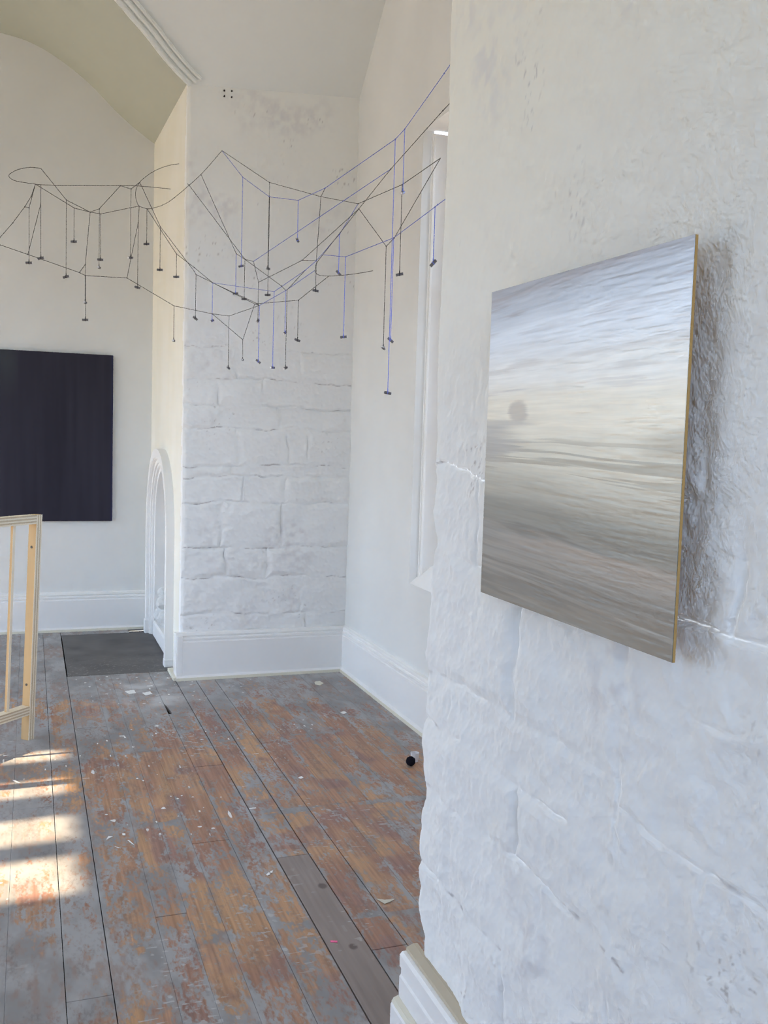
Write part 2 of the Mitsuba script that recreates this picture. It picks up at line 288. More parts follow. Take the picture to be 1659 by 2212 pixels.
put('window_1__pane', mikit.ply(box(XA + .184, XA + .186, WY0, WY1, WZ0, WZ1), 'm_glass'))

# left wall (outside the frame) with the windows that light the room
WIN = [(2.6, 4.65, .25, 3.08), (5.15, 7.2, .30, 2.62)]
wl = sbox(YF - .1, -.02, YW + .1, 4.6)
for y0, y1, z0, z1 in WIN: wl = wl.difference(sbox(y0, z0, y1, z1))
struct('wall_left', prism(wl, .08, (XL - .08, 0, 0), (0, 1, 0), (0, 0, 1), (1, 0, 0)), 'm_plaster', 'off-white wall opposite the near wall, with two windows')
LIGHTS = [(2.97, 3.25), (3.40, 3.62), (3.87, 4.04), (4.30, 4.42)]
for k, (y0, y1, z0, z1) in enumerate(WIN):
    fr = sbox(y0, z0, y1, z1)
    if k == 0:
        for a, b in LIGHTS: fr = fr.difference(sbox(a, 2.70, b, z1 - .01))
        for j in range(2): fr = fr.difference(sbox(y0 + .05 + j, z0 + .05, y0 + (j + 1), 2.62))
    else:
        n = 4; w = (y1 - y0 - .05) / n
        for j in range(n):
            for lo, hi in ((z0 + .05, (z0+z1)/2 - .02), ((z0+z1)/2 + .02, z1 - .05)):
                fr = fr.difference(sbox(y0 + .05 + j * w, lo, y0 + (j+1) * w, hi))
    struct('window_%d' % (k + 2), prism(fr, .04, (XL - .06, 0, 0), (0, 1, 0), (0, 0, 1), (1, 0, 0)), 'm_trim', 'white window frame in the left wall')
wf = sbox(XL - .1, -.02, XF + .5, 4.6).difference(sbox(-2.3, 1.1, .84, 4.35))  # unseen window, added to brighten the chimney breast
struct('wall_front', prism(wf, .1, (0, YF, 0), (1, 0, 0), (0, 0, 1), (0, -1, 0)), 'm_plaster', 'off-white wall behind the camera, with an added wide window')
fr = sbox(-2.3, 1.1, .84, 4.35)
for j in range(4):
    for lo, hi in ((1.15, 2.7), (2.75, 4.30)): fr = fr.difference(sbox(-2.26 + j * .775, lo, -2.3 + (j + 1) * .775, hi))
struct('window_4', prism(fr, .05, (0, YF - .02, 0), (1, 0, 0), (0, 0, 1), (0, -1, 0)), 'm_trim', 'white frame of the unseen wide window added behind the camera')

# ceilings: arched soffit over the recess, raked ceiling over the chimney breast, flat ceiling nearer
RAKE = lambda x, y: 3.472 + .07 * (x - .86) + .951 * (YB - y)
bx = [-3.3, -.6, -.193, -.045, .106, .259, .416, .575, .737, .85, .90]; bz = [4.165, 4.165, 4.165, 4.150, 4.100, 4.015, 3.906, 3.753, 3.630, 3.562, 3.53]
fx = [-3.3, -.5, 0, .25, .422, .523, .603, .687, .772, .859, .90]; fy = [4.60, 4.64, 5.02, 5.26, 5.415, 5.489, 5.546, 5.615, 5.677, 5.732, 5.75]
X = np.linspace(-3.3, .90, 120); zb = gaussian_filter1d(np.interp(X, bx, bz), 1.2); yf = np.interp(X, fx, fy)
t = np.linspace(0, 1, 24)[:, None]
Pf = np.stack([X, yf, RAKE(X, yf)], -1); Pb = np.stack([X, X * 0 + YW + .03, zb], -1)
S = Pf[None] * (1 - t[..., None]) + Pb[None] * t[..., None]
def grid_faces(a, b):
    k = np.arange(a * b).reshape(a, b); return np.stack([k[:-1, :-1], k[:-1, 1:], k[1:, 1:], k[1:, :-1]], -1).reshape(-1, 4)
struct('ceiling', box(XL - .1, XA + .1, YF - .1, 4.75, 4.50, 4.56), 'm_ceiling', 'pale ceiling, raked over the chimney breast and arched over the recess')
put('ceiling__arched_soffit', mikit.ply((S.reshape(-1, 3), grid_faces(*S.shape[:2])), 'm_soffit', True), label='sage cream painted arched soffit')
X = np.linspace(-3.3, 1.95, 150); yl = np.interp(X, fx + [1.95], fy + [5.80])
R = np.stack([np.stack([X, y, RAKE(X, y)], -1) for y in (yl * (1 - s_) + 4.62 * s_ for s_ in np.linspace(0, 1, 30))])
put('ceiling__raked_slope', mikit.ply((R.reshape(-1, 3), grid_faces(*R.shape[:2])), 'm_ceiling', True))
X = np.linspace(-.4, .862, 40); y = np.interp(X, fx, fy); M0 = np.stack([X, y, RAKE(X, y)], -1)
struct('trim_1', tube(M0 + [.0, -.004, -.004], .016, 8), 'm_ceiling', 'ribbed plaster moulding running up the edge of the arched soffit', True)
for o, rr in (((.030, -.022, .010), .013), ((.056, -.040, .022), .010)):
    put(part('trim_1', 'bead'), mikit.ply(tube(M0 + o, rr, 8), 'm_ceiling', True))

# skirtings
def skirt(face=.028, foot=.040, h=.288): 
    return [(0, 0), (foot, 0), (foot, .018), (face + .002, .026), (face, .030), (face, h - .060), (face - .006, h - .054), (face - .006, h - .048), (face - .001, h - .044), (face - .001, h - .036), (face - .012, h - .030), (face - .010, h - .024), (face - .004, h - .018), (face - .012, h - .004), (0, h)]
FOOT = [(.026, 0), (.044, 0), (.042, .016), (.028, .024)]
def run_skirt(key, o, ex, ez, L, label):
    struct(key, prism(skirt(), L, o, ex, (0, 0, 1), ez), 'm_trim', label)
    put(key + '__foot_strip', mikit.ply(prism(FOOT, L, o, ex, (0, 0, 1), ez), 'm_trim_cream'))
run_skirt('baseboard_back', (XL, YW, 0), (0, -1, 0), (1, 0, 0), XS - .03 - XL, 'white moulded skirting board along the back wall')
run_skirt('baseboard_breast', (XS - .028, YB, 0), (0, -1, 0), (1, 0, 0), XA - XS + .028, 'white moulded skirting board along the chimney breast')
run_skirt('baseboard_alcove', (XA, 2.05, 0), (-1, 0, 0), (0, 1, 0), YB - 2.05, 'white moulded skirting board along the alcove wall')
put('baseboard_breast__end_block', mikit.ply(box(XS - .026, XS + .01, YB - .030, YB + .10, 0, .270, .003), 'm_trim'))
put('baseboard_breast__end_block_001', mikit.ply(box(XS - .046, XS + .01, YB - .035, YB + .22, 0, .022, .003), 'm_trim_cream'))
# the near wall's taller two-step skirting, with strips of bare wood along its ledges
LR = 2.037 - YF
def rough_end(m):
    v = m.vertices.copy(); s_ = v[:, 1] > 2.0
    v[s_, 1] += .010 * (fb(v[s_, 0] * 3, v[s_, 2], .03, 5, 2) - .5) + .03 * np.clip(.18 - v[s_, 2], 0, .05); m.vertices = v; return m
def long_prism(poly): return prism(poly, LR, (XF, YF, 0), (-1, 0, 0), (0, 0, 1), (0, 1, 0))
struct('baseboard_right', rough_end(long_prism([(-.02, 0), (.034, 0), (.034, .215), (.030, .220), (.030, .235), (.034, .240), (.034, .268), (.028, .276), (-.02, .276)])), 'm_trim', 'white stepped skirting at the foot of the near wall')
put('baseboard_right__ledge_strip', mikit.ply(rough_end(long_prism([(-.01, .2765), (.019, .2765), (.017, .283), (.0, .290), (-.01, .290)])), 'm_bare_strip'))
put('baseboard_right__lower_board', mikit.ply(rough_end(long_prism([(.0345, 0), (.054, 0), (.054, .148), (.050, .154), (.0345, .154)])), 'm_trim'))
put('baseboard_right__lower_ledge_strip', mikit.ply(rough_end(long_prism([(.0345, .1545), (.052, .1545), (.046, .162), (.0345, .166)])), 'm_trim_cream'))

# ------------------------------------------------------------------ floor of separate boards over a dark void
struct('floor', box(XL - .1, XA + .2, YF - .1, YW + .1, -.10, -.045), 'm_dark', 'old worn floor boards with grey paint and orange wood showing')
GAP = {.09: .0020, .21: .0026, .82: .0040, .938: .0036, 1.05: .0028, .69: .0012}
CUTS = {.09: [2.52], .82: [3.2], .938: [2.525], .69: [4.2], .21: [4.9], -.06: [3.9], 1.05: [4.45], 1.175: [3.62], 1.31: [4.9], .555: [3.4], .365: [5.2, 2.9], .46: [4.47]}
HX0, HX1, HY0, HY1 = .213, .852, 5.955, 7.165
def board(x0, x1, y0, y1, key=None, m='m_floor'):
    if y1 - y0 < .03: return
    dz = float(rng.uniform(-.0004, .0004))
    put(part('floor', 'board'), mikit.ply(box(x0, x1, y0, y1, -.022 + dz, dz, .0008), m))
for i, (a, b) in enumerate(zip(BOARD_X[:-1], BOARD_X[1:])):
    ga, gb = GAP.get(a, .0005) / 2, GAP.get(b, .0005) / 2
    cuts = CUTS.get(a, [float(rng.uniform(0, 2.2)), float(rng.uniform(3, 6.5))] if a < -.3 or a > 1.2 else [])
    ys = [YF] + sorted(cuts) + [YW + .02]
    for y0, y1 in zip(ys[:-1], ys[1:]):
        g = .0015
        if a == .82 and y1 == 3.2:
            put(part('floor', 'board'), mikit.ply(box(a + ga, b - gb, y0 + g, y1 - g, -.022, .0005, .0012), 'm_plank'), label='plain brown replacement floor board')
            continue
        if a == .69 and y0 < 5.1 < y1:    # a splintered slot along the joint
            pl = [(a + ga, y0 + g), (b - gb, y0 + g), (b - gb, HY0 - .002), (a + ga, HY0 - .002), (a + ga, 5.235), (a + .010, 5.20), (a + .019, 5.06), (a + .015, 5.035), (a + ga, 5.04)]
            put(part('floor', 'board'), mikit.ply(prism(pl, .022, (0, 0, -.022), (1, 0, 0), (0, 1, 0), (0, 0, 1)), 'm_floor')); continue
        x0, x1 = a + ga, b - gb
        if y1 > HY1 and x1 > HX0 and x0 < HX1:       # boards stop at the hearth
            if x0 < HX0 - .02: board(x0, HX0 - .003, y0 + g, y1 - g) if x1 > HX0 else None
            elif x1 > HX1: board(x0, x1, y0 + g, HY0 - g)
            else: board(x0, x1, y0 + g, HY0 - g); board(x0, x1, HY1 + .006, y1 - g)
        else: board(x0, x1, y0 + g, y1 - g)
put('hearth_slab', mikit.ply(box(HX0 + .003, HX1, HY0, HY1, -.04, .001, .002), 'm_hearth'), 'dark grey hearth slab set flush in the floor before the arched fireplace', 'hearth')

# ------------------------------------------------------------------ arched fireplace
tag('fireplace_surround', label='small white arched fireplace surround on the wall left of the chimney breast', category='fireplace')
def ring(r0, r1, x0, x1, st0=1.0, st1=1.0, zb=0.0):
    a = Polygon(arch(r1, zb, st1)).difference(Polygon(arch(r0, zb - .01, st0)))
    return prism(a, x1 - x0, (x0, 0, 0), (0, 1, 0), (0, 0, 1), (1, 0, 0))
put('fireplace_surround__arch_face', mikit.ply(cat(ring(.505, RO, .800, .852), ring(.498, .56, .806, .852)), 'm_trim', 35))
put('fireplace_surround__arch_step', mikit.ply(cat(ring(.470, .500, .822, .90), ring(.455, .472, .834, .90)), 'm_trim', 35))
put('fireplace_surround__inner_arch', mikit.ply(ring(.425, .458, .850, 1.10), 'm_trim', 35))
put('fireplace_surround__backing_panel', mikit.ply(prism(Polygon(arch(.45, .0)), .03, (1.07, 0, 0), (0, 1, 0), (0, 0, 1), (1, 0, 0)), 'm_plaster'))
put('fireplace_surround__plinth', mikit.ply(box(.792, .852, CY + .495, CY + .572, 0, .10, .004), 'm_trim'))
put('fireplace_surround__plinth_001', mikit.ply(box(.796, .852, CY - .572, CY - .50, 0, .05, .004), 'm_trim'))
put('hearth_block', mikit.ply(box(.838, .93, CY - .38, CY + .40, .001, .115, .012), 'm_trim'), 'white painted block on the hearth inside the fireplace arch', 'hearth block')
LUMP = ['rough white plaster lump at the far bottom of the fireplace heap', 'rough white plaster lump at the bottom middle of the fireplace heap', 'rough white plaster lump in the second layer of the fireplace heap, far side', 'rough white plaster lump in the second layer of the fireplace heap, near side',
        'rough white plaster lump on top of the fireplace heap', 'rough white plaster lump nearest the near jamb in the fireplace heap', 'smallest rough white plaster lump at the far side of the fireplace heap']
for k, (y, z, r) in enumerate(((6.95, .165, .055), (6.88, .17, .06), (6.93, .25, .05), (6.86, .265, .05), (6.90, .335, .042), (6.78, .165, .055), (6.96, .31, .03))):
    m = trimesh.creation.icosphere(subdivisions=2, radius=r)
    n = meshkit.fbm(m.vertices / r * 1.3 + k * 5, 3, k); m.vertices *= (0.72 + .6 * n)[:, None]; m.apply_translation((.895 + .004 * (k % 3), y, z))
    put('plaster_lump' + ('_%03d' % k if k else ''), mikit.ply(m, 'm_plaster'), LUMP[k], 'rubble', 'plaster lumps in the fireplace')

# ------------------------------------------------------------------ the two pictures
PX, PY0, PY1, PZ0, PZ1 = .818, 1.066, 1.657, 1.204, 1.775
def landscape(p, n, uv):
    u = (PY1 - p.y) / (PY1 - PY0); v = (p.z - PZ0) / (PZ1 - PZ0)
    w = v + .016 * (FB(u * 2.3, v * 3, 1.0, 3) - .5) - .045 * (u - .4) * SS(.6, 1.0, v) + .035 * (u - .5) * SS(.6, .3, v)
    s1 = FB(u * 2.6, w * 46, 2.0, 4); s2 = FB(u * 7 + 3, w * 150, 5.0, 3); s3 = FB(u * 1.6, w * 15, 7.0, 3); s4 = FB(u * 1.3 + 5, w * 70, 9.0, 3)
    c = mi.Color3f(.25, .238, .213)
    for lo, hi, col in ((.00, .20, (.285, .268, .246)), (.18, .28, (.29, .28, .245)), (.27, .38, (.50, .47, .40)), (.36, .46, (.70, .655, .55)), (.46, .60, (.88, .81, .68)), (.62, .72, (.90, .875, .83)), (.72, .84, (.82, .86, .93)), (.86, .92, (.62, .66, .74)), (.91, 1.0, (.46, .46, .50))):
        c = MIX(c, col, SS(lo, hi, w + .035 * (s3 - .5) + .02 * (s4 - .5)))
    c = MIX(c, (.47, .45, .48), SS(.52, .70, s1) * SS(.80, .93, w) * .7)
    c = MIX(c, (.66, .62, .59), SS(.55, .70, s1) * SS(.60, .66, w) * SS(.84, .74, w) * .5)
    band = SS(.33, .37, w) * SS(.545, .49, w)
    line = SS(.54, .62, s4 + .10 * SS(.25, .0, u) + .06 * SS(.75, 1.0, u))
    c = MIX(c, (.43, .395, .325), band * line * .75)
    c = MIX(c, (.50, .47, .44), SS(.30, .06, u + .25 * (s1 - .5)) * SS(.40, .47, w) * SS(.585, .56, w) * .8)
    blob = dr.square((u - .205 + .03 * (s1 - .5)) / .066) + dr.square((v - .607 - .02 * (s1 - .5)) / .036)
    c = MIX(c, (.60, .54, .47), SS(1.25, .35, blob + .7 * (s2 - .5)) * .85)
    c = MIX(c, (.62, .575, .51), SS(.36, .10, u + .3 * (s1 - .5)) * SS(.555, .565, w) * SS(.585, .57, w) * .8)
    c = MIX(c, (.50, .455, .375), SS(.78, .98, u + .2 * (s1 - .5)) * SS(.47, .50, w) * SS(.57, .53, w) * .75)
    c = MIX(c, (.20, .193, .178), SS(.48, .66, s1) * SS(.34, .24, w) * .6)
    c = MIX(c, (.37, .357, .33), SS(.50, .66, s4) * SS(.30, .2, w) * .45)
    c = MIX(c, (.50, .42, .36), SS(.60, .74, s3) * SS(.14, .22, w) * SS(.28, .24, w) * .4)
    return c * (.91 + .18 * s2)
def impasto(p, n, uv):
    u = (PY1 - p.y) / (PY1 - PY0); v = (p.z - PZ0) / (PZ1 - PZ0)
    return FB(u * 9, v * 120, 3.0, 3) + .8 * FB(u * 3, v * 30, 6.0, 3) * SS(.6, .3, v)
scene['m_landscape'] = bumped(princ(mikit.proc(landscape), .40, .6, metallic=.40), impasto, .0010)
scene['m_ochre_edge'] = princ((.43, .265, .09), .6, .3)
tag('landscape_painting', label='square silvery landscape painting on a thin panel on the near wall', category='painting')
put('landscape_painting__panel', mikit.ply(box(PX + .0012, PX + .0055, PY0, PY1, PZ0, PZ1), 'm_ochre_edge'), label='ochre panel edge')
put('landscape_painting__painted_face', mikit.ply(box(PX, PX + .0012, PY0, PY1, PZ0, PZ1, .0004), 'm_landscape'))
for z in (PZ0 + .09, PZ1 - .12):
    put(part('landscape_painting', 'batten'), mikit.ply(box(PX + .0055, XF - .006, PY0 + .10, PY1 - .09, z, z + .04), 'm_ochre_edge'))
DX0, DX1, DZ0, DZ1 = -1.20, .570, .812, 2.020
def navy(p, n, uv):
    s = FB(p.x * 26, p.z * 1.3, 1.0, 4); t = FB(p.x * 5, p.z * .8, 3.0, 3)
    c = MIX((.016, .014, .026), (.036, .034, .052), s * .6 + t * .5)
    c = MIX(c, (.014, .016, .075), SS(.548, .569, p.x) * .7)
    return MIX(c, (.045, .052, .06), SS(.55, .75, t) * SS(1.6, 1.95, p.z) * .7)
scene['m_navy'] = princ(mikit.proc(navy), .55, .2)
tag('dark_painting', label='large near-black navy painting on the back wall', category='painting')
put('dark_painting__canvas', mikit.ply(box(DX0, DX1, YW - .036, YW - .008, DZ0, DZ1, .003), 'm_navy'))
for x in (DX0 + .03, DX1 - .08): put(part('dark_painting', 'stretcher_bar'), mikit.ply(box(x, x + .05, YW - .008, YW - .0005, DZ0 + .03, DZ1 - .03), 'm_ochre_edge'))

# ------------------------------------------------------------------ plywood frame at the left edge
def ply_edge(p, n, uv):
    return mi.Color3f(.66, .53, .36) * (.8 + .4 * FB(p.x * 40, p.y * 40, p.z * 8, 3))
def ply_top(p, n, uv):
    return MIX((.70, .60, .43), (.78, .69, .53), FB(p.x * 30 + p.z * 3, p.y * 30, p.z * 5, 3))
def ply_side(p, n, uv):
    return MIX((.53, .34, .16), (.62, .42, .21), FB(p.x * 26, p.y * 26, p.z * 3, 4))
scene['m_ply_top'] = princ(mikit.proc(ply_top), .6, .3)
scene['m_ply_side'] = princ(mikit.proc(ply_side), .6, .3)
scene['m_ply_light'] = princ((.72, .64, .50), .6, .3)
scene['m_ply_dark'] = princ((.50, .40, .27), .65, .3)
scene['m_screw'] = princ((.10, .09, .08), .5, .4, metallic=.6)
FO = np.array([.020, 4.792, 0.0])                                   # foot of the right-hand post, front corner
D = np.array([.707, .707, 0]); Nn = np.array([.707, -.707, 0])
UPV = np.array([.048 * .707, -.048 * .707, 1.0])                   # the frame leans a little
EN = Nn
def frame_pt(a, b, z): return FO + D * a + EN * b + UPV * z
def slab(a0, a1, b0, b1, z0, z1):
    P = [frame_pt(a, b, z) for a in (a0, a1) for b in (b0, b1) for z in (z0, z1)]
    return trimesh.convex.convex_hull(np.array(P))
def plied(key, a0, a1, b0, b1, z0, z1, axis, n, main='m_ply_side'):
    """a strip of plywood: a core, with the plies showing as thin alternating layers on the face towards +b"""
    put(key, mikit.ply(slab(a0, a1, b0, b1 - .002, z0, z1), main))
    for i in range(n):
        s0, s1 = i / n, (i + 1) / n
        m = slab(a0 + (a1-a0)*s0, a0 + (a1-a0)*s1, b1 - .002, b1, z0, z1) if axis == 'a' else slab(a0, a1, b1 - .002, b1, z0 + (z1-z0)*s0, z0 + (z1-z0)*s1)
        put(part(key, 'ply_layer'), mikit.ply(m, 'm_ply_light' if i % 2 == 0 else 'm_ply_dark'))
tag('plywood_frame', label='leaning pale plywood frame with rails and slats at the left edge', category='frame')
TH = .034; ZT = 1.083
plied('plywood_frame__post', -TH, 0, -.048, 0, 0, ZT, 'a', 5)
plied('plywood_frame__post_001', -.95, -.95 + TH, -.048, 0, 0, ZT, 'a', 5)
plied('plywood_frame__top_rail', -.95 + TH, -TH, -.048, 0, ZT - .042, ZT, 'z', 6, 'm_ply_top')
plied('plywood_frame__lower_rail', -.95 + TH, -TH, -.048, 0, .125, .167, 'z', 6, 'm_ply_top')
for k, a in enumerate((-.157, -.395, -.633)):
    key = part('plywood_frame', 'slat'); put(key, mikit.ply(slab(a, a + .014, -.034, -.020, .167, ZT - .042), 'm_ply_side'))
    put(part(key, 'light_edge'), mikit.ply(slab(a, a + .014, -.020, -.0185, .167, ZT - .042), 'm_ply_light'))
for z in (.27, .93):
    q = frame_pt(-TH, -.026, z); put(part('plywood_frame', 'screw'), mikit.ply(cyl(q - D * .002, q + D * .01, .006, 10), 'm_screw'))
strut = [frame_pt(-.90, -.048, .95), frame_pt(-.86, -.048, .95), frame_pt(-.90, -.048, .90), frame_pt(-.86, -.048, .90)]
foot = [FO + D * a - Nn * b for a in (-.90, -.86) for b in (.45, .49)]
put('plywood_frame__back_strut', mikit.ply(trimesh.convex.convex_hull(np.array(strut + foot)), 'm_ply_side'))

# ------------------------------------------------------------------ hanging wire net and its weights
WIRES=[
('d',[(0.051,5.039,2.733),(0.017,5.030,2.732),(-0.029,5.019,2.720),(-0.072,5.010,2.697),(-0.093,5.006,2.675),(-0.082,5.008,2.661),(-0.045,5.016,2.654),(0.026,5.032,2.655),(0.051,5.039,2.657),(0.164,5.072,2.673),(0.433,5.166,2.725),(0.532,5.202,2.743),(0.629,5.238,2.754),(0.698,5.271,2.762)]),
('d',[(0.051,5.039,2.733),(0.169,5.074,2.605),(0.283,5.112,2.567),(0.335,5.130,2.567),(0.530,5.201,2.642)]),
('d',[(0.026,5.032,2.655),(0.206,5.086,2.573),(0.283,5.112,2.567),(0.328,5.127,2.591),(0.433,5.166,2.725),(0.487,5.185,2.719),(0.532,5.202,2.762)]),
('d',[(0.744,5.300,2.905),(0.678,5.262,2.877),(0.616,5.233,2.840),(0.566,5.214,2.799),(0.532,5.202,2.762),(0.514,5.196,2.724),(0.510,5.194,2.697),(0.517,5.196,2.663),(0.530,5.201,2.642),(0.571,5.216,2.636),(0.618,5.233,2.651),(0.680,5.262,2.688),(0.746,5.300,2.749),(0.811,5.380,2.820),(0.898,5.528,2.923),(1.045,5.700,3.116)]),
('d',[(1.045,5.700,3.116),(1.189,5.099,2.814),(1.344,4.652,2.661),(1.432,4.333,2.569),(1.439,3.783,2.531),(1.381,3.254,2.496)]),
('d',[(1.381,3.254,2.496),(1.450,3.888,2.335),(1.452,3.989,2.318),(1.433,4.323,2.544)]),
('b',[(1.045,5.700,3.116),(1.134,5.527,2.935),(1.190,5.099,2.740),(1.274,4.819,2.671),(1.356,4.622,2.697),(1.436,3.873,2.737),(1.430,3.750,2.743),(1.362,3.200,2.770),(1.335,3.062,2.764)]),
('d',[(0.798,5.360,2.822),(0.811,5.380,2.820),(1.148,5.496,2.474),(1.167,5.357,2.442)]),
('b',[(1.167,5.357,2.442),(1.441,3.930,2.630)]),
('d',[(0.898,5.528,2.923),(1.121,5.612,2.522),(1.148,5.496,2.474),(1.231,4.961,2.260),(1.245,4.922,2.233)]),
('d',[(1.334,3.034,2.632),(1.370,3.220,2.650),(1.441,3.930,2.630),(1.433,4.323,2.544),(1.293,4.790,2.370),(1.179,5.271,2.317),(1.167,5.357,2.442)]),
('d',[(1.293,4.790,2.370),(1.338,4.686,2.356)]),
('b',[(1.432,4.333,2.569),(1.400,4.509,2.459),(1.338,4.686,2.356),(1.304,4.766,2.318),(1.211,5.036,2.239),(0.995,5.657,2.352)]),
('d',[(0.532,5.202,2.762),(0.644,5.244,2.556),(0.854,5.440,2.374),(0.868,5.464,2.361),(0.995,5.657,2.352),(1.174,5.336,2.207),(1.183,5.256,2.190)]),
('d',[(0.571,5.216,2.636),(0.736,5.291,2.432),(0.854,5.440,2.394),(0.995,5.657,2.352),(1.179,5.295,2.204),(1.183,5.256,2.190)]),
('b',[(1.183,5.256,2.190),(1.245,4.922,2.233),(1.335,4.696,2.310)]),
('d',[(1.433,4.323,2.544),(1.357,4.640,2.379),(1.344,4.672,2.355),(1.336,4.692,2.330),(1.335,4.696,2.310),(1.341,4.684,2.291),(1.354,4.652,2.280),(1.377,4.594,2.271),(1.426,4.427,2.258),(1.453,4.160,2.239)]),
('b',[(1.357,4.640,2.379),(1.417,4.457,2.345),(1.450,3.894,2.337),(1.399,3.331,2.343),(1.394,3.295,2.343),(1.345,3.027,2.324)]),
('d',[(1.304,4.766,2.318),(1.249,4.910,2.235)]),
('d',[(1.183,5.256,2.190),(1.098,5.675,2.171),(0.995,5.655,2.174),(0.725,5.282,2.157),(0.470,5.178,2.268),(0.261,5.104,2.252),(0.232,5.094,2.263),(-0.008,5.024,2.318),(-0.134,5.000,2.348),(-0.254,4.989,2.381)]),
('d',[(0.995,5.655,2.174),(1.151,5.527,2.024),(1.174,5.336,2.207),(1.286,4.819,2.174),(1.377,4.594,2.271)]),
('d',[(0.026,5.032,2.655),(0.007,5.027,2.595),(-0.022,5.021,2.541),(-0.076,5.010,2.457),(-0.133,5.000,2.381),(-0.235,4.990,2.248)]),
('d',[(-0.022,5.021,2.541),(-0.003,5.025,2.539),(0.026,5.032,2.655)]),
('d',[(0.051,5.039,2.570),(-0.008,5.024,2.318)]),
('d',[(0.283,5.112,2.567),(0.261,5.104,2.307),(0.232,5.094,2.263)]),
('d',[(0.530,5.201,2.642),(0.526,5.199,2.557),(0.470,5.178,2.268)]),
('d',[(1.356,4.622,2.697),(1.344,4.652,2.661),(1.338,4.686,2.356)])]
PENDANTS=[
((-0.003,5.025,2.539),2.279,'d','bar',0),
((0.051,5.039,2.657),2.308,'d','bar',12),
((0.169,5.074,2.605),2.234,'d','bar',15),
((0.206,5.086,2.573),2.410,'d','bar',0),
((0.328,5.127,2.591),2.301,'d','ball',0),
((0.335,5.130,2.567),2.341,'d','bar',-5),
((0.487,5.185,2.719),2.373,'d','end',20),
((0.526,5.199,2.557),2.227,'d','bar',-15),
((0.571,5.216,2.636),2.456,'d','bar',0),
((0.644,5.244,2.556),2.334,'d','bar',-3),
((0.736,5.291,2.432),2.312,'d','bar',0),
((0.261,5.104,2.307),2.120,'d','ball',0),
((0.263,5.104,2.252),2.033,'d','bar',0),
((0.725,5.282,2.157),1.973,'d','ball',0),
((0.868,5.464,2.361),2.119,'d','bar',-38),
((0.995,5.657,2.352),2.134,'b','end',40),
((1.098,5.675,2.171),1.871,'d','end',-50),
((1.151,5.527,2.024),1.910,'d','ball',0),
((1.121,5.612,2.522),2.295,'b','bar',5),
((1.134,5.527,2.935),2.439,'b','bar',12),
((1.148,5.496,2.474),2.251,'d','bar',-2),
((1.179,5.271,2.317),2.106,'d','end',60),
((1.183,5.256,2.190),1.885,'b','bar',-40),
((1.189,5.099,2.814),2.367,'d','end',-5),
((1.191,5.096,2.740),2.228,'d','bar',0),
((1.211,5.036,2.239),1.841,'b','end',0),
((1.245,4.922,2.233),2.016,'b','end',55),
((1.249,4.910,2.235),1.834,'d','end',35),
((1.286,4.819,2.174),1.972,'d','bar',-20),
((1.274,4.819,2.671),2.475,'b','end',-60),
((1.338,4.686,2.356),2.209,'d','bar',-10),
((1.400,4.509,2.459),2.275,'b','bar',-45),
((1.417,4.457,2.345),1.966,'b','bar',8),
((1.452,3.989,2.318),1.882,'d','end',-35),
((1.436,3.873,2.737),1.681,'b','bar',-12),
((1.450,3.894,2.337),1.907,'b','bar',-40),
((1.430,3.750,2.743),2.491,'b','end',45),
((1.439,3.783,2.531),2.167,'d','bar',12),
((1.399,3.331,2.343),2.139,'b','bar',48)]

scene['m_wire'] = princ((.055, .052, .05), .55, .35)
scene['m_wire_blue'] = princ((.13, .16, .52), .5, .4)
scene['m_cord_blue'] = princ((.16, .20, .72), .55, .4)
scene['m_steel'] = princ((.16, .16, .175), .32, .5, metallic=.75)
scene['m_end_glint'] = princ((.80, .80, .82), .30, .5, metallic=.25)  # pale end discs: window reflection painted as a bright colour
scene['m_black'] = princ((.02, .02, .024), .5, .4)
tag('wire_net', label='sagging net of thin dark and blue wires strung across the room under the ceiling', category='wire sculpture')
ENDS = {6: (1.885, 2.75, 3.45), 10: (1.885, 2.60, 3.36), 17: (1.885, 2.70, 2.92)}
LEFT = {19: (-3.2, 4.70, 2.98), 21: (-3.2, 4.72, 2.75)}
for i, (c, pts) in enumerate(WIRES):
    pts = ([ENDS[i]] if i == 10 else []) + list(pts) + ([ENDS[i]] if i in ENDS and i != 10 else []) + ([LEFT[i]] if i in LEFT else [])
    P = np.array(pts)
    if i in (0, 3, 16):    # springy loops: rounded through their points
        tt = np.arange(len(P)); from_ = np.linspace(0, len(P) - 1, len(P) * 6)
        from scipy.interpolate import PchipInterpolator
        P = np.stack([PchipInterpolator(tt, P[:, k])(from_) for k in range(3)], 1)
        segs = [tube(P, .0014, 6)]
    else:
        segs = [tube(np.array([a, b]), .0014, 6) for a, b in zip(P[:-1], P[1:])] + [ball(q, .0030, 1) for q in pts[1:-1]]
    put(part('wire_net', 'wire'), mikit.ply(cat(segs), 'm_wire' if c == 'd' else 'm_wire_blue', True), **({'label': 'blue wire'} if c == 'b' else {}))
q = np.array(WIRES[4][1][0]); put('wire_net__wall_anchor', mikit.ply(cyl(q - [0, .012, 0], [q[0], YB + .02, q[2]], .008, 10, .001), 'm_screw'))
for i in ENDS: q = np.array(ENDS[i]); put(part('wire_net', 'wall_anchor'), mikit.ply(cyl(q - [.012, 0, 0], q + [.01, 0, 0], .008, 10, .001), 'm_screw'))
RT = np.array([.938, -.345, .03])
def weight(kind, ang, o):
    a = math.radians(ang); side = RT * math.cos(a) + np.array([0, 0, 1.0]) * math.sin(a)
    fwd = np.array([.346, .935, 0]); L = .0155
    d = side if kind == 'bar' else (fwd * .85 + side * .52 if kind == 'end' else fwd)
    d = d / np.linalg.norm(d); o = np.array(o)
    return cyl(o - d * L, o + d * L, .0058, 14, .0008), d, L
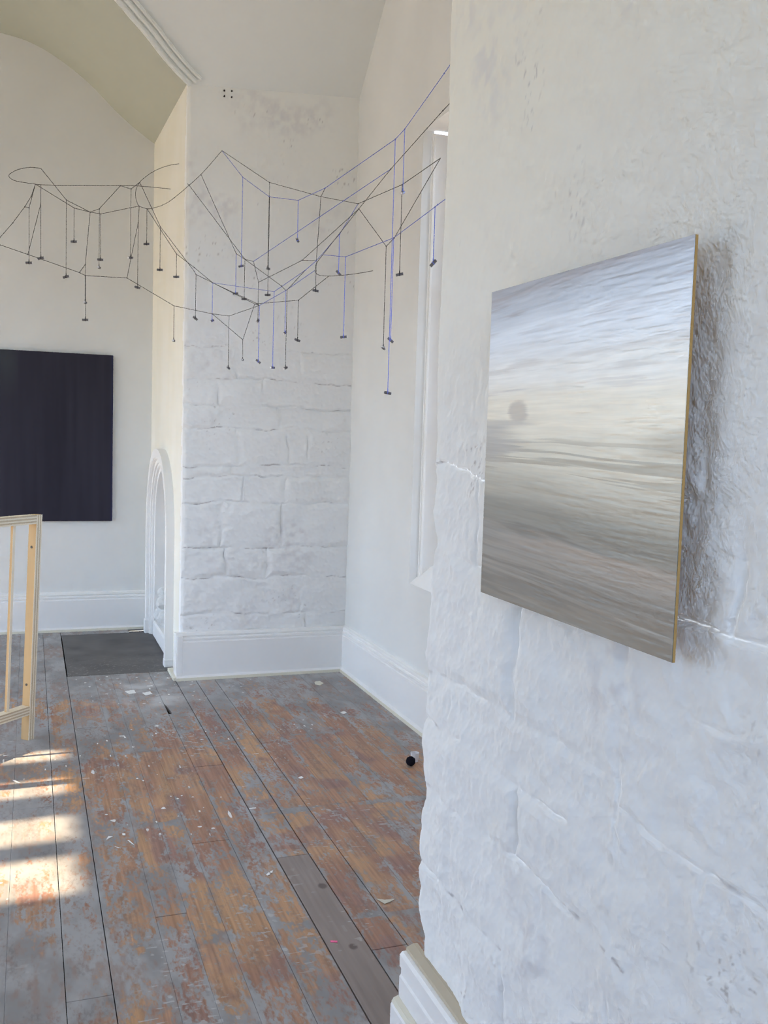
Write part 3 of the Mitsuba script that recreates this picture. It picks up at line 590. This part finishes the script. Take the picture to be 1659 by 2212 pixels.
PLABEL = [
 'level dark bar weight on a cord, leftmost of all the hanging weights',
 'tilted dark bar weight second from the left before the back wall',
 'small tilted dark bar weight, third from the left before the back wall',
 'level dark bar weight on a short cord, highest of those before the back wall',
 'grey round weight just under a dark bar weight before the back wall',
 'dark bar weight right above a grey round one before the back wall',
 'stubby dark weight, seen end on, left of the cream wall corner',
 'tilted dark bar weight lowest beside the back corner of the room',
 'wide level navy bar weight, highest before the cream fireplace wall',
 'dark bar weight in the middle of the cream fireplace wall',
 'dark bar weight on a short cord by the left edge of the chimney breast',
 'grey round weight halfway down the cord that ends in the lowest left bar',
 'level black bar weight, lowest of those before the back wall',
 'grey round weight lowest before the cream fireplace wall',
 'steeply tilted dark bar weight leftmost before the chimney breast',
 'short grey-ended weight on a blue cord, second before the chimney breast from the left',
 'dark weight seen end on, lowest on the left side of the chimney breast',
 'small grey round weight hanging from the lowest loop of the wire net',
 'dark bar weight on a blue cord just left of a greyer, lower bar weight',
 'dark bar weight on a long cord from the upper blue wire',
 'grey level bar weight on a dark cord right beside a bar on a blue cord',
 'short grey-ended weight on a dark cord right over the steep blue-black bar',
 'steep blue-black bar weight on a blue cord in the middle of the chimney breast',
 'small grey-ended weight right above a level black bar, middle of chimney breast',
 'level black bar weight right below a small grey-ended one, middle of chimney breast',
 'small grey weight on a long blue cord, left one of the lowest pair',
 'tilted grey weight on a blue cord right beside a longer dark cord',
 'bright-ended weight on a long dark cord, right one of the lowest pair',
 'slanting black bar weight alone on the right side of the chimney breast',
 'steeply tilted dark weight on a short cord, highest before the chimney breast',
 'slanting black bar weight under the curled end of a springy wire',
 'steep dark bar weight on a blue cord beside the curled springy wire',
 'level grey bar weight on a bright blue cord near the alcove corner',
 'grey-ended weight on a long dark cord left of the two bright blue cords',
 'silver bar weight on the longest blue cord, lowest of all the weights',
 'tilted silver bar weight at the end of a thick bright blue cord',
 'bright-ended dark weight highest of all, below the blue wire by the window',
 'black bar weight with a bright end on a dark cord before the window reveal',
 'bright-ended dark weight on a bright blue cord, rightmost by the edge of the near wall',
]

for i, (top, zb, c, kind, ang) in enumerate(PENDANTS):
    key = 'hanging_weight' + ('_%03d' % i if i else '')
    tag(key, label=PLABEL[i], category='hanging weight', group='weights hanging from the wire net')
    m, d, L = weight(kind, ang, (top[0], top[1], zb)); o = np.array((top[0], top[1], zb))
    put(key + '__cord', mikit.ply(tube([top, (top[0], top[1], zb + .006)], .00125 if c == 'd' else .00135, 6), 'm_wire' if c == 'd' else 'm_cord_blue', True))
    put(key + '__bar', mikit.ply(m, 'm_steel', 40))
    put(key + '__loop', mikit.ply(cat(cyl(o - d * .0016, o + d * .0016, .0068, 12), tube([o + (0, 0, .005), o + (0, 0, .016)], .0022, 6)), 'm_black' if c == 'd' else 'm_cord_blue', 40))
    ends = [o - d * L] if kind == 'ball' else [o - d * L, o + d * L]
    for q in ends:
        w = q - o; w = w / np.linalg.norm(w)
        put(part(key, 'end_cap'), mikit.ply(cyl(q - w * .001, q + w * .0006, .0047, 12), 'm_end_glint'))

# ------------------------------------------------------------------ small things on the floor
m = trimesh.creation.icosphere(subdivisions=3, radius=.0215)
m.vertices *= (1 + .16 * (meshkit.fbm(m.vertices / .0075, 2, 3) - .5))[:, None]; m.apply_translation((1.632, 3.955, .0225))
scene['m_fuzz'] = princ((.010, .010, .016), .9, .1)
put('black_ball', mikit.ply(m, 'm_fuzz', True), 'small fuzzy black ball on the floor at the edge of the near wall', 'ball')
m = trimesh.creation.revolve(np.array([(0, 0), (.016, 0), (.020, .042), (.018, .042), (.0145, .003), (0, .003)]), sections=24); m.apply_translation((1.672, 4.005, .0015))
put('white_cup', mikit.ply(m, princ((.74, .74, .76), .5, .4), 40), 'small greyish white cup on the floor behind the black ball', 'cup')
def scrap(key, pts, z, m, label, cat_): put(key, mikit.ply(prism(pts, .0012, (0, 0, z), (1, 0, 0), (0, 1, 0), (0, 0, 1)), m), label, cat_)
scene['m_paper'] = princ((.62, .59, .50), .7, .2); scene['m_pink'] = princ((.85, .16, .34), .5, .3); scene['m_flake'] = princ((.78, .78, .76), .7, .2)
scrap('paper_scrap', [(1.056,2.812),(1.079,2.797),(1.113,2.792),(1.090,2.779),(1.070,2.772),(1.061,2.796)], .0015, 'm_paper', 'torn cream paper scrap on the boards right of the brown plank', 'paper scrap')
scrap('pink_tape', [(.838,2.610),(.857,2.602),(.855,2.593),(.836,2.600)], .001, 'm_pink', 'small strip of bright pink tape on the brown replacement plank', 'tape')
scrap('paper_scrap_001', [(1.617,5.487),(1.652,5.499),(1.662,5.444),(1.627,5.396),(1.604,5.425)], .0015, 'm_paper', 'small pale paper scrap on the floor near the alcove corner', 'paper scrap')
FL = [[(.261,3.513),(.273,3.547),(.288,3.540),(.277,3.531)], [(.322,3.556),(.333,3.555),(.333,3.536),(.323,3.539)], [(.335,3.491),(.342,3.489),(.355,3.442),(.345,3.463)], [(.286,3.452),(.307,3.431),(.298,3.433)],
      [(.755,3.082),(.768,3.095),(.768,3.078),(.756,3.072)], [(.773,3.099),(.784,3.106),(.778,3.088),(.771,3.086)], [(-.068,4.237),(-.057,4.234),(-.035,4.191),(-.051,4.202)],
      [(1.099,3.942),(1.117,3.957),(1.122,3.938),(1.106,3.926)], [(1.575,4.838),(1.602,4.854),(1.609,4.822),(1.581,4.804)], [(.509,5.540),(.562,5.557),(.568,5.485),(.529,5.475)], [(.601,5.477),(.647,5.506),(.653,5.444),(.613,5.424)]]
FLL = ['left one of four white paint flakes in the middle of the floor', 'topmost of four white paint flakes in the middle of the floor', 'right one of four white paint flakes in the middle of the floor', 'lowest of four white paint flakes in the middle of the floor',
       'lower of two white paint flakes beside the end of the brown plank', 'upper of two white paint flakes beside the end of the brown plank', 'white paint flake in the second streak of sunlight', 'white paint flake alone on the orange boards', 'white paint flake on the floor near the alcove skirting',
       'left one of two white flakes before the chimney breast corner', 'right one of two white flakes before the chimney breast corner']
for i, (p_, l_) in enumerate(zip(FL, FLL)):
    scrap('paint_flake' + ('_%03d' % i if i else ''), p_, .0012, 'm_flake', l_, 'paint flake')
